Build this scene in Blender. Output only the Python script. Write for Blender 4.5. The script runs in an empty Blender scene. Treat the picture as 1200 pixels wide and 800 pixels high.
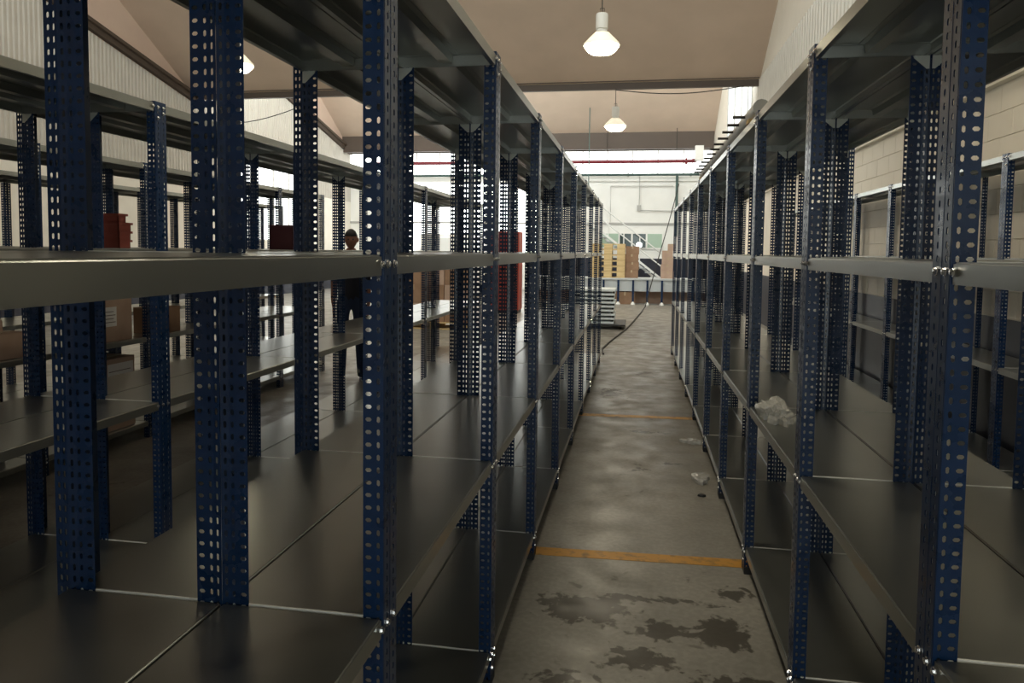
import bpy, bmesh, math, random
from mathutils import Vector, Matrix, noise
random.seed(7)
PI = math.pi
S = bpy.context.scene
COL = S.collection

# ------------------------------------------------------------------ camera
EYE = 1.5676
yaw, pitch, roll = -0.1676, -0.0593, 0.01165
fw = Vector((math.sin(yaw)*math.cos(pitch), math.cos(yaw)*math.cos(pitch), math.sin(pitch)))
rt = Vector((math.cos(yaw), -math.sin(yaw), 0)); up = rt.cross(fw)
rt2 = rt*math.cos(roll) + up*math.sin(roll); up2 = up*math.cos(roll) - rt*math.sin(roll)
cd = bpy.data.cameras.new('camera'); cam = bpy.data.objects.new('camera', cd); COL.objects.link(cam)
cam.matrix_world = Matrix(((rt2.x, up2.x, -fw.x, 0), (rt2.y, up2.y, -fw.y, 0), (rt2.z, up2.z, -fw.z, EYE), (0, 0, 0, 1)))
cd.sensor_width = 36; cd.lens = 860/1200*36; cd.shift_y = -55/1200; cd.clip_start = 0.02; cd.clip_end = 200
S.camera = cam

# ------------------------------------------------------------------ world, exposure
w = bpy.data.worlds.new('world'); S.world = w; w.use_nodes = True
bg = w.node_tree.nodes['Background']; bg.inputs[0].default_value = (0.75, 0.85, 1, 1); bg.inputs[1].default_value = 1.0
S.view_settings.view_transform = 'Standard'; S.view_settings.look = 'None'; S.view_settings.gamma = 1
S.view_settings.use_curve_mapping = False
S.view_settings.exposure = 0.0
GLAZE = 4.2        # radiance of the farther skylight glazing (diffused daylight), set higher to brighten the far wall
GLAZE_DIM = 2.1    # radiance of the nearer skylight glazing, lowered to keep floor and walls darker
FARGLAZE = 3.0     # far clerestory
LAMP = 24.0
LAMPW = 130.0       # watts of each high-bay lamp
BACKDOOR = 5.0    # frosted daylight door behind the photographer

# ------------------------------------------------------------------ materials
def mat(name, col=(.5, .5, .5), rough=.5, metal=0, emit=None, coat=0, spec=.5):
    m = bpy.data.materials.new(name); m.use_nodes = True
    b = m.node_tree.nodes['Principled BSDF']
    b.inputs['Base Color'].default_value = (*col, 1); b.inputs['Roughness'].default_value = rough
    b.inputs['Metallic'].default_value = metal; b.inputs['Coat Weight'].default_value = coat
    b.inputs['Specular IOR Level'].default_value = spec
    if emit:
        b.inputs['Emission Color'].default_value = (*emit[0], 1); b.inputs['Emission Strength'].default_value = emit[1]
    return m
def nd(m, t, **k):
    n = m.node_tree.nodes.new(t)
    for a, v in k.items(): setattr(n, a, v)
    return n
def lk(m, a, b): m.node_tree.links.new(a, b)
def varied(m, c1, c2, scale, detail=6, r=None, coord='Object', lo=.35, hi=.65, stretch=None, bump=0):
    """noise between two colours (and two roughnesses)"""
    b = m.node_tree.nodes['Principled BSDF']
    tc = nd(m, 'ShaderNodeTexCoord'); src = tc.outputs[coord]
    if coord == 'World':
        pass
    if stretch:
        mp = nd(m, 'ShaderNodeMapping'); mp.inputs['Scale'].default_value = stretch; lk(m, src, mp.inputs[0]); src = mp.outputs[0]
    n = nd(m, 'ShaderNodeTexNoise'); n.inputs['Scale'].default_value = scale; n.inputs['Detail'].default_value = detail
    lk(m, src, n.inputs['Vector'])
    rp = nd(m, 'ShaderNodeValToRGB'); rp.color_ramp.elements[0].position = lo; rp.color_ramp.elements[1].position = hi
    rp.color_ramp.elements[0].color = (*c1, 1); rp.color_ramp.elements[1].color = (*c2, 1)
    lk(m, n.outputs[0], rp.inputs[0]); lk(m, rp.outputs[0], b.inputs['Base Color'])
    if r:
        mr = nd(m, 'ShaderNodeMapRange'); mr.inputs[1].default_value = lo; mr.inputs[2].default_value = hi
        mr.inputs[3].default_value = r[0]; mr.inputs[4].default_value = r[1]
        lk(m, n.outputs[0], mr.inputs[0]); lk(m, mr.outputs[0], b.inputs['Roughness'])
    if bump:
        bp = nd(m, 'ShaderNodeBump'); bp.inputs['Strength'].default_value = bump; bp.inputs['Distance'].default_value = .01
        lk(m, n.outputs[0], bp.inputs['Height']); lk(m, bp.outputs[0], b.inputs['Normal'])
    return m
M = {}
M['blue'] = varied(mat('blue_paint', rough=.3, coat=.1, spec=.35), (.0035, .019, .062), (.0045, .024, .078), 14, r=(.26, .32))
M['zinc'] = varied(mat('galvanised_steel', metal=.88, rough=.28), (.31, .32, .30), (.325, .335, .315), 5, detail=2)
M['bolt'] = mat('zinc_bolt', (.85, .86, .88), .18, 1)
M['black'] = mat('black_plastic', (.012, .012, .014), .5)
M['cream'] = varied(mat('cream_paint', rough=.7), (.86, .81, .72), (.89, .84, .75), 3)
M['ceil'] = varied(mat('ceiling_board', rough=.8), (.62, .49, .39), (.67, .53, .425), 1.2)
M['gable'] = varied(mat('gable_plaster', rough=.8), (.66, .50, .41), (.70, .54, .44), 1.2)
M['sheet'] = varied(mat('beige_sheet', rough=.45), (.56, .52, .46), (.61, .57, .505), 2)
M['sheet_pale'] = varied(mat('pale_sheet', rough=.45), (.72, .69, .63), (.77, .74, .68), 2)
M['navy'] = varied(mat('navy_wall_paint', rough=.45), (.012, .014, .028), (.018, .02, .038), 4)
M['white'] = varied(mat('white_wall_paint', rough=.7), (.86, .85, .82), (.9, .89, .86), 2)
M['beam'] = mat('brown_steel', (.085, .06, .045), .6)
M['red'] = mat('red_pipe_paint', (.20, .018, .03), .4)
M['green'] = mat('green_pipe_paint', (.06, .11, .10), .5)
M['conduit'] = mat('grey_conduit', (.45, .44, .42), .5)
M['cable'] = mat('dark_cable', (.02, .018, .016), .6)
M['yellow'] = varied(mat('yellow_floor_paint', rough=.5), (.20, .12, .035), (.55, .26, .02), 16, lo=.32, hi=.5)
M['lampw'] = mat('white_lamp_housing', (.75, .72, .66), .4)
M['lamp'] = mat('lamp_lens', (.9, .9, .8), .4, emit=((1, .90, .62), LAMP))
M['lampg'] = mat('lit_prismatic_refractor', (.8, .76, .68), .35, emit=((1, .88, .62), .6))
M['glaze'] = mat('skylight_glazing', (.8, .85, .9), .3, emit=((.90, .98, .96), GLAZE))
M['glaze_dim'] = mat('dim_skylight_glazing', (.7, .72, .7), .4, emit=((.90, .98, .96), GLAZE_DIM))
M['fglaze'] = mat('clerestory_glazing', (.9, .9, .9), .3, emit=((.96, 1.0, .97), FARGLAZE))
M['sglaze'] = mat('side_glazing', (.7, .75, .8), .3, emit=((.9, .93, .9), .75))
M['wood'] = varied(mat('pallet_wood', rough=.8), (.48, .33, .15), (.66, .50, .26), 6, stretch=(.4, 4, 4))
M['card'] = varied(mat('brown_cardboard', rough=.85), (.25, .15, .09), (.31, .19, .12), 5)
M['card2'] = varied(mat('pinkish_cardboard', rough=.85), (.42, .29, .22), (.48, .34, .26), 5)
M['tape'] = mat('packing_tape', (.45, .34, .22), .3)
M['label'] = mat('paper_label', (.75, .73, .72), .7)
M['ink'] = mat('label_ink', (.2, .16, .16), .7)
M['crate'] = mat('red_plastic', (.26, .05, .035), .5)
M['maroon'] = mat('maroon_plastic', (.06, .008, .012), .5)
M['bench'] = mat('pale_grey_steel', (.50, .53, .55), .45)
M['plastic'] = mat('plastic_film', (.85, .85, .82), .25)
M['plastic'].node_tree.nodes['Principled BSDF'].inputs['Transmission Weight'].default_value = .55
M['vanw'] = mat('white_car_paint', (.8, .8, .78), .25, coat=.5)
M['glassd'] = mat('dark_glass', (.03, .05, .05), .08)
M['glassg'] = mat('pale_green_pane', (.42, .55, .44), .15)
M['rubber'] = mat('tyre_rubber', (.015, .015, .015), .7)
M['skin'] = mat('skin', (.42, .19, .12), .55)
M['hair'] = mat('dark_hair', (.012, .009, .008), .5)
M['shirt'] = mat('dark_shirt', (.03, .03, .045), .8)
M['jeans'] = mat('blue_jeans', (.04, .06, .13), .85)
M['redcab'] = mat('orange_red_paint', (.36, .05, .03), .45)
M['eye'] = mat('eye_dark', (.10, .08, .07), .3)
M['floodl'] = mat('flood_lens', (.8, .9, 1), .3, emit=((.8, .95, 1), 6))

# concrete floor with oil stains that keep their own shape
def floor_mat():
    m = mat('concrete_floor', rough=.4, spec=.26); b = m.node_tree.nodes['Principled BSDF']
    tc = nd(m, 'ShaderNodeTexCoord'); P = tc.outputs['Object']
    def noise_(s, d=6, dist=0, vec=P):
        n = nd(m, 'ShaderNodeTexNoise'); n.inputs['Scale'].default_value = s; n.inputs['Detail'].default_value = d
        n.inputs['Distortion'].default_value = dist; lk(m, vec, n.inputs['Vector']); return n.outputs[0]
    def ramp(x, a, bb, c0=(0, 0, 0, 1), c1=(1, 1, 1, 1)):
        r = nd(m, 'ShaderNodeValToRGB'); r.color_ramp.elements[0].position = a; r.color_ramp.elements[1].position = bb
        r.color_ramp.elements[0].color = c0; r.color_ramp.elements[1].color = c1; lk(m, x, r.inputs[0]); return r.outputs[0]
    def math_(op, a, bb):
        n = nd(m, 'ShaderNodeMath', operation=op)
        for i, v in enumerate((a, bb)):
            if isinstance(v, (int, float)): n.inputs[i].default_value = v
            else: lk(m, v, n.inputs[i])
        n.use_clamp = (op != 'SUBTRACT'); return n.outputs[0]
    base = ramp(noise_(1.7, 8), .3, .7, (.235, .225, .20, 1), (.345, .33, .295, 1))
    fine = ramp(noise_(38, 5), .42, .62)
    mixf = nd(m, 'ShaderNodeMix', data_type='RGBA', blend_type='MULTIPLY'); mixf.inputs[0].default_value = .14
    lk(m, base, mixf.inputs[6]); lk(m, fine, mixf.inputs[7]); col = mixf.outputs[2]
    # broad darker patch, broken by noise, over the middle and far part of the aisle
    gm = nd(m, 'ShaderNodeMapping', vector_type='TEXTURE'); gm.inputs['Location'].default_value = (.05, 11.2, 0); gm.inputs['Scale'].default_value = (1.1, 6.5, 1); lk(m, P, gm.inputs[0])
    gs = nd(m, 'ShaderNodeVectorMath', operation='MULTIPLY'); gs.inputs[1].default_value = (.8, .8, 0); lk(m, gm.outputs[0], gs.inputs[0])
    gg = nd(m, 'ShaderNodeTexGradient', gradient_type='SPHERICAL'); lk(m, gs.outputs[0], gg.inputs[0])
    aisle_patch = math_('MULTIPLY', ramp(gg.outputs['Fac'], .05, .5), ramp(noise_(2.3, 9, .6), .28, .6))
    gx = nd(m, 'ShaderNodeMix', data_type='RGBA', blend_type='MULTIPLY'); lk(m, math_('MULTIPLY', aisle_patch, .9), gx.inputs[0]); lk(m, col, gx.inputs[6]); gx.inputs[7].default_value = (.50, .45, .38, 1); col = gx.outputs[2]
    # stains: a noise threshold inside soft ellipses
    sn = math_('ADD', math_('MULTIPLY', noise_(7, 12, 1.0), .62), math_('MULTIPLY', noise_(24, 8, .4), .40)); mask = None
    for (x, y, rx, ry, k) in ((.38, 3.06, .13, .17, 1.0), (.15, 3.02, .17, .10, .95), (-.20, 3.16, .24, .17, 1.0), (.02, 2.78, .22, .12, .95), (.42, 2.68, .30, .10, .9),
                              (-.25, 2.6, .18, .10, .75), (.47, 3.42, .12, .10, .8), (.12, 3.3, .5, .05, .75), (.1, 6.45, .30, .10, .7), (.05, 5.3, .22, .20, .62), (.25, 5.5, .14, .09, .72),
                              (-.25, 8.2, .3, .45, .75), (.1, 9.6, .45, .6, .55), (.05, 12.2, .6, .5, .5)):
        mp = nd(m, 'ShaderNodeMapping', vector_type='TEXTURE'); mp.inputs['Location'].default_value = (x, y, 0); mp.inputs['Scale'].default_value = (rx, ry, 1)
        lk(m, P, mp.inputs[0])
        g = nd(m, 'ShaderNodeTexGradient', gradient_type='SPHERICAL'); 
        sc = nd(m, 'ShaderNodeVectorMath', operation='MULTIPLY'); sc.inputs[1].default_value = (.6, .6, 0); lk(m, mp.outputs[0], sc.inputs[0]); lk(m, sc.outputs[0], g.inputs[0])
        v = math_('MULTIPLY', g.outputs['Fac'], k)
        mask = v if mask is None else math_('MAXIMUM', mask, v)
    st = math_('ADD', math_('MULTIPLY', mask, .56), sn)
    st = ramp(st, .80, .86)
    speck = ramp(noise_(9, 8, .5), .66, .72)
    st = math_('MAXIMUM', st, math_('MULTIPLY', speck, .55))
    mx = nd(m, 'ShaderNodeMix', data_type='RGBA'); lk(m, math_('MULTIPLY', st, .84), mx.inputs[0]); lk(m, col, mx.inputs[6]); mx.inputs[7].default_value = (.04, .033, .024, 1)
    lk(m, mx.outputs[2], b.inputs['Base Color'])
    rr = nd(m, 'ShaderNodeMapRange'); rr.inputs[1].default_value = .35; rr.inputs[2].default_value = .65; rr.inputs[3].default_value = .28; rr.inputs[4].default_value = .52
    lk(m, noise_(4.5, 8), rr.inputs[0]); lk(m, rr.outputs[0], b.inputs['Roughness'])
    bp = nd(m, 'ShaderNodeBump'); bp.inputs['Strength'].default_value = .10; bp.inputs['Distance'].default_value = .003
    lk(m, noise_(22, 6), bp.inputs['Height']); lk(m, bp.outputs[0], b.inputs['Normal'])
    return m
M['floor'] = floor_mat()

# ------------------------------------------------------------------ mesh helpers
class MB:
    def __init__(s): s.v = []; s.f = []; s.m = []; s.cur = 0
    def add(s, vs, fs):
        o = len(s.v); s.v += [tuple(v) for v in vs]; s.f += [tuple(i+o for i in f) for f in fs]; s.m += [s.cur]*len(fs); return s
    def box(s, x0, x1, y0, y1, z0, z1):
        return s.add([(x0, y0, z0), (x1, y0, z0), (x1, y1, z0), (x0, y1, z0), (x0, y0, z1), (x1, y0, z1), (x1, y1, z1), (x0, y1, z1)],
                     [(0, 3, 2, 1), (4, 5, 6, 7), (0, 1, 5, 4), (1, 2, 6, 5), (2, 3, 7, 6), (3, 0, 4, 7)])
    def tube(s, pts, r, n=8, cap=True):
        pts = [Vector(p) for p in pts]; rings = []
        rs = r if isinstance(r, (list, tuple)) else [r]*len(pts)
        for i, p in enumerate(pts):
            a = pts[max(i-1, 0)]; b = pts[min(i+1, len(pts)-1)]; t = (b-a).normalized()
            u = t.cross(Vector((0, 0, 1)) if abs(t.z) < .9 else Vector((1, 0, 0))).normalized(); v = t.cross(u)
            rings.append([p + (u*math.cos(2*PI*k/n) + v*math.sin(2*PI*k/n))*rs[i] for k in range(n)])
        vs = [v for rg in rings for v in rg]
        fs = [(i*n+k, i*n+(k+1) % n, (i+1)*n+(k+1) % n, (i+1)*n+k) for i in range(len(pts)-1) for k in range(n)]
        if cap: fs += [tuple(range(n))[::-1], tuple((len(pts)-1)*n+k for k in range(n))]
        return s.add(vs, fs)
    def lathe(s, prof, cx=0, cy=0, n=20, capb=False, capt=False):
        vs = [(cx+r*math.cos(2*PI*k/n), cy+r*math.sin(2*PI*k/n), z) for r, z in prof for k in range(n)]
        fs = [(i*n+k, i*n+(k+1) % n, (i+1)*n+(k+1) % n, (i+1)*n+k) for i in range(len(prof)-1) for k in range(n)]
        if capb: fs.append(tuple(range(n))[::-1])
        if capt: fs.append(tuple((len(prof)-1)*n+k for k in range(n)))
        return s.add(vs, fs)
    def prism(s, poly, axis, a, b):
        """closed polygon swept along an axis: axis 'x' poly=(y,z), 'y' poly=(x,z), 'z' poly=(x,y)"""
        def p3(p, t): return (t, p[0], p[1]) if axis == 'x' else (p[0], t, p[1]) if axis == 'y' else (p[0], p[1], t)
        n = len(poly)
        return s.add([p3(p, a) for p in poly]+[p3(p, b) for p in poly], [(i, (i+1) % n, n+(i+1) % n, n+i) for i in range(n)]+[tuple(range(n))[::-1], tuple(range(n, 2*n))])
    def mesh(s, name, mats, smooth=False, bevel=0):
        me = bpy.data.meshes.new(name); me.from_pydata(s.v, [], s.f)
        for m in (mats if isinstance(mats, (list, tuple)) else [mats]): me.materials.append(m)
        me.polygons.foreach_set('material_index', s.m)
        bm = bmesh.new(); bm.from_mesh(me)
        if bevel: bmesh.ops.bevel(bm, geom=bm.edges[:], offset=bevel, segments=1, affect='EDGES', clamp_overlap=True)
        bmesh.ops.recalc_face_normals(bm, faces=bm.faces[:]); bm.to_mesh(me); bm.free()
        if smooth:
            me.polygons.foreach_set('use_smooth', [True]*len(me.polygons)); me.set_sharp_from_angle(angle=math.radians(40))
        return me
def ob(name, me, parent=None, loc=(0, 0, 0), rot=(0, 0, 0), kind=None, label=None):
    o = bpy.data.objects.new(name, me); COL.objects.link(o); o.location = loc; o.rotation_euler = rot
    if parent: o.parent = parent
    if kind: o['kind'] = kind
    if label: o['label'] = label
    return o
def tag(o, label, cat, group=None):
    o['label'] = label; o['category'] = cat
    if group: o['group'] = group
    return o
def thing(name, label, cat, loc=(0, 0, 0), rotz=0, group=None):
    o = bpy.data.objects.new(name, None); COL.objects.link(o); o.location = loc; o.rotation_euler = (0, 0, rotz); o.empty_display_size = .1
    return tag(o, label, cat, group)
def boxo(name, d, m, parent, loc=(0, 0, 0), bevel=0, kind=None, label=None, rot=(0, 0, 0)):
    return ob(name, MB().box(*d).mesh(name, m, bevel=bevel), parent, loc, rot, kind, label)

# ------------------------------------------------------------------ the building
XW, XL_W, YB, YF = 2.80, -12.0, -5.6, 29.6      # right wall, left wall, back wall, far wall
VAL = 5.72; PER = 11.1; SLOPE = .55; RIDGE = VAL + SLOPE*PER
VALS = [7.4, 18.5, 29.6]
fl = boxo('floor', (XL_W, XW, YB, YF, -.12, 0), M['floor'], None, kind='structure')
for y0, y1 in ((3.737, 3.782), (7.01, 7.09)):
    hw = .05
    me = MB().prism([(-1.9, y0-.06-hw), (1.9, y1+.05-hw), (1.9, y1+.05+hw), (-1.9, y0-.06+hw)], 'z', .0002, .0016).mesh('painted_line', M['yellow'])
    ob('painted_line', me, fl, label='yellow line painted across the aisle floor')
# sawtooth ceiling
cb = MB()
for k, v in enumerate([-3.7-PER+5.8] + VALS[1:]):
    pass
for v in VALS:
    a = v-PER
    cb.prism([(a, VAL+SLOPE*(v-a)), (v, VAL), (v, VAL+.12), (a, VAL+SLOPE*(v-a)+.12)], 'x', XL_W-.3, XW+.3)
cb.prism([(YB-.3, RIDGE), (7.4-PER, RIDGE), (7.4-PER, RIDGE+.12), (YB-.3, RIDGE+.12)], 'x', XL_W-.3, XW+.3)
ceil = ob('ceiling', cb.mesh('ceiling', M['ceil']), kind='structure')
n_win = 0
for v in VALS[:-1]:
    n_win += 1
    wn = ob('window_%d' % n_win, MB().box(XL_W, XW, v+.02, v+.05, VAL+.18, RIDGE-.05).mesh('glazing', M['glaze_dim' if v < 10 else 'glaze']), kind='structure')
    for i in range(13):
        x = XL_W + (XW-XL_W)*i/12
        boxo('mullion', (x-.03, x+.03, v+.05, v+.09, VAL+.15, RIDGE), M['beam'], wn)
n_tr = 0
def trim(me):
    global n_tr; n_tr += 1
    return ob('trim_%d' % n_tr, me, kind='structure')
for v in VALS:   # valley beams
    b = MB(); b.box(XL_W, XW-.02, v-.06, v+.06, VAL-.16, VAL-.14); b.box(XL_W, XW-.02, v-.006, v+.006, VAL-.14, VAL+.1); b.box(XL_W, XW-.02, v-.07, v+.05, VAL+.02, VAL+.05)
    trim(b.mesh('valley_beam', M['beam']))
# right wall : block masonry below, corrugated sheets above
HLED = 2.92
wr = boxo('wall_right', (XW+.008, XW+.25, YB, YF, 0, RIDGE+.4), M['cream'], None, kind='structure')
bmesh_block = MB().box(-.006, .006, .002, .398, .002, .198).mesh('concrete_block', M['cream'], bevel=.002)
c = 0
for row in range(9):
    z = 1.10 + .2*row
    for j in range(29):
        y = 3.2 + .4*j + (.2 if row % 2 else 0)
        ob('concrete_block', bmesh_block, wr, (XW+.003-random.uniform(0, .0025), y, z)); c += 1
boxo('painted_dado', (XW-.004, XW+.02, YB, YF, 0, 1.09), M['navy'], wr, label='dark navy painted lower band of the right wall')
boxo('ledge', (XW-.06, XW+.02, YB, YF, HLED, HLED+.09), M['cream'], wr, label='cream ledge along the right wall above the blocks')
def corr(Y0, L, z0, z1a, z1b, side, pitch, depth=.03, m='sheet'):
    """a corrugated sheet standing on plane x=0, running along +y; top slopes from z1a to z1b; side = direction ribs point"""
    pr = []
    n = max(1, round(L/pitch)); p = L/n
    for i in range(n):
        for t, dd in ((0, 0), (.35, 0), (.5, 1), (.85, 1)): pr.append(((i+t)*p, dd*depth*side))
    pr.append((L, 0))
    b = MB(); vs = []; fs = []
    for (y, x) in pr:
        zt = z1a + (z1b-z1a)*y/L; vs += [(x, y, z0), (x, y, zt)]
    for i in range(len(pr)-1): fs.append((2*i, 2*i+1, 2*i+3, 2*i+2))
    return b.add(vs, fs).mesh('corrugated_sheet', M[m])
sh = corr(0, 1.16, HLED+.09, VAL-.02, VAL-.02, -1, .19, .03, 'sheet_pale')
for j in range(15): ob('corrugated_sheet', sh, wr, (XW-.002, 2.0+1.16*j, 0))
wn = boxo('window_%d' % (n_win+1), (XW-.02, XW+.03, 19.4, 24.5, 4.9, 6.9), M['sglaze'], None, kind='structure'); n_win += 1
for y in (19.4, 20.1, 21.3, 22.8, 24.5): boxo('mullion', (XW-.05, XW-.0, y-.02, y+.02, 4.85, 6.95), M['conduit'], wn)
boxo('window_frame', (XW-.05, XW, 19.4, 24.5, 4.82, 4.9), M['beam'], wn)
# left wall : plaster gable, trim following the roof, corrugated cladding, smooth masonry at the foot
wl = boxo('wall_left', (XL_W-.25, XL_W, YB, YF, 0, RIDGE+.4), M['gable'], None, kind='structure')
boxo('masonry_panel', (XL_W, XL_W+.03, YB, YF, 0, 3.55), M['cream'], wl, label='smooth cream lower part of the left wall')
boxo('painted_dado', (XL_W, XL_W+.034, YB, YF, 0, 1.09), M['navy'], wl, label='dark navy painted foot of the left wall')
TS = .21
for v in VALS:
    for j in range(10):
        y0 = v-PER+1.11*j
        if y0 < 3: continue
        za, zb = VAL-.25+TS*(v-y0), VAL-.25+TS*(v-y0-1.11)
        ob('corrugated_sheet', corr(0, 1.11, 3.55, za, zb, 1, .124), wl, (XL_W+.012, y0, 0))
    y0 = v-PER
    t = MB().prism([(y0, VAL-.22+TS*PER), (v, VAL-.22), (v, VAL-.06), (y0, VAL-.06+TS*PER)], 'x', XL_W, XL_W+.12)
    t.prism([(y0, VAL-.10+TS*PER), (v, VAL-.10), (v, VAL-.02), (y0, VAL-.02+TS*PER)], 'x', XL_W+.12, XL_W+.2)
    trim(t.mesh('gable_trim', M['beam']))
wn = boxo('window_%d' % (n_win+1), (XL_W+.03, XL_W+.05, 20.6, 25.0, 1.85, 4.6), M['fglaze'], None, kind='structure'); n_win += 1
for y in (20.6, 21.7, 22.8, 23.9, 25.0): boxo('mullion', (XL_W+.03, XL_W+.1, y-.03, y+.03, 1.82, 4.63), M['conduit'], wn)
# far wall
wf = boxo('wall_far', (XL_W, XW, YF, YF+.25, 0, VAL+.3), M['white'], None, kind='structure')
boxo('painted_dado', (-4, XW, YF-.012, YF+.05, 0, 1.33), M['navy'], wf, label='dark navy painted foot of the far wall')
boxo('ledge', (XL_W, XW, YF-.06, YF, 2.66, 2.74), M['conduit'], wf, label='thin grey ledge across the far wall')
boxo('ledge', (XL_W, XW, YF-.10, YF, 4.36, 4.52), M['white'], wf)
wn = boxo('window_%d' % (n_win+1), (XL_W, XW, YF-.03, YF-.01, 4.62, VAL-.18), M['fglaze'], None, kind='structure'); n_win += 1
for i in range(15): boxo('mullion', (XL_W+.98*i-.02, XL_W+.98*i+.02, YF-.06, YF-.03, 4.6, VAL-.18), M['white'], wn)
# bright roll-up doorway at the far left, frosted panes lit by the yard
wn = boxo('window_%d' % (n_win+1), (-10.2, -3.9, YF-.05, YF-.02, 1.2, 4.3), M['fglaze'], None, kind='structure'); n_win += 1
for i in range(8): boxo('mullion', (-10.2+.9*i-.02, -10.2+.9*i+.02, YF-.09, YF-.05, 1.2, 4.3), M['white'], wn)
boxo('wall_back', (XL_W, XW, YB-.2, YB, 0, RIDGE+.4), M['cream'], None, kind='structure')
bdm = mat('back_door_glazing', (.8, .85, .9), .3, emit=((.9, .98, .96), BACKDOOR))
for x0, x1 in ((-1.0, 1.5),):      # bright loading door behind the photographer
    wn = boxo('window_%d' % (n_win+1), (x0, x1, YB, YB+.03, .02, 3.3), bdm, None, kind='structure'); n_win += 1
    for i in range(5): boxo('mullion', (x0+(x1-x0)*i/4-.02, x0+(x1-x0)*i/4+.02, YB+.03, YB+.08, 0, 3.3), M['conduit'], wn)
trim(MB().box(XL_W, XW-.02, 28.8, 28.95, VAL-.20, VAL+.45).mesh('deep_beam', M['beam']))
# office window in the far wall, over the bench
wn = boxo('window_%d' % (n_win+1), (-1.5, 1.02, YF-.06, YF-.02, 1.70, 2.36), M['white'], None, kind='structure'); n_win += 1
for x0, x1, m in ((-1.42, -.74, 'glassg'), (-.68, -.55, 'glassd'), (-.5, -.24, 'glassd'), (-.17, .33, 'glassd'), (.40, .96, 'glassg')):
    boxo('pane', (x0, x1, YF-.075, YF-.06, 1.76, 2.30), M[m], wn)

# pipes and conduits
def pipe(name, label, pts, r, m, cat='pipe', n=10): return tag(ob(name, MB().tube(pts, r, n).mesh(name, m, smooth=True)), label, cat)
p = thing('fire_pipe', 'dark red pipe running across under the far ceiling beam', 'pipe', (0, 28.6, 5.02))
ob('pipe', MB().tube([(-10.9, 0, 0), (1.95, 0, 0)], .065, 12).mesh('pipe', M['red'], smooth=True), p)
for i in range(5): ob('hanger', MB().tube([(-9+2.6*i, 0, .06), (-9+2.6*i, 0, 1.24)], .012, 6).mesh('hanger', M['cable']), p)
ob('flange', MB().tube([(1.72, 0, 0), (1.80, 0, 0)], .12, 12).mesh('flange', M['red'], smooth=True), p)
ob('elbow', MB().tube([(1.95, 0, 0), (2.1, 0, .03), (2.18, .0, .15), (2.2, 0, .55)], .08, 12).mesh('elbow', M['red'], smooth=True), p)
pipe('water_pipe', 'green pipe running level along the white far wall', [(-10.9, 29.35, 4.60), (2.7, 29.35, 4.60)], .05, M['green'])
wp = bpy.data.objects['water_pipe']
for i in range(6): boxo('pipe_clamp', (-10+2.4*i-.03, -10+2.4*i+.03, 29.34, 29.58, 4.54, 4.66), M['conduit'], wp)
ob('drop_pipe', MB().tube([(1.48, 29.35, 4.56), (1.48, 29.35, 2.2)], .055, 10).mesh('drop_pipe', M['green'], smooth=True), wp, label='dark green vertical branch')
pipe('hanging_rod', 'thin dark rod hanging above the far end of left shelving', [(-1.82, 27.5, 6.87), (-1.82, 27.5, 3.9)], .018, M['green'], 'rod')
cdt = thing('wall_conduit', 'thin grey conduit forming a rectangle on the white far wall', 'conduit', (0, 29.5, 0))
for pts in ([(-1.07, 0, 2.75), (-1.07, 0, 4.17), (1.35, 0, 4.17)], [(.05, 0, 4.55), (.05, 0, 3.35)], [(.08, 0, 3.22), (1.4, 0, 3.2)]):
    ob('conduit', MB().tube(pts, .017, 6).mesh('conduit', M['conduit']), cdt)
boxo('junction_box', (-.03, .12, -.04, .04, 3.2, 3.42), M['conduit'], cdt)
boxo('pipe_box', (2.06, 2.36, 28.2, 28.5, 5.0, 5.55), M['white'], None)
tag(bpy.data.objects['pipe_box'], 'small white box under the beam at the red pipe end', 'box')
pipe('ceiling_cable', 'thin dark cable sagging along the nearer ceiling beam', [(-.58+3.0*t, 18.36, 5.52-.13*math.sin(PI*min(1, t*1.0))+.02*t) for t in [i/12 for i in range(13)]], .012, M['cable'], 'cable', 6)
pipe('wall_cable', 'thin dark cable looping under the beam toward the left wall', [(-10.9+2.2*t, 18.9, 5.0+.55*t**1.6) for t in [i/8 for i in range(9)]], .012, M['cable'], 'cable', 6)
pipe('floor_cable', 'black cable hanging down at the aisle end and trailing along the floor',
     [(1.12, 21.2, 3.5), (.99, 21.0, 2.947), (.80, 20.75, 2.2), (.62, 20.5, 1.55), (.45, 20.3, .9), (.33, 20.2, .42), (.25, 20.1, .1), (.15, 19.4, .016), (.02, 17.6, .016), (-.16, 15.2, .016), (-.34, 13.6, .016), (-.43, 12.8, .016), (-.52, 11.8, .016), (-.47, 11.2, .016)], .014, M['cable'], 'cable', 6)

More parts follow.
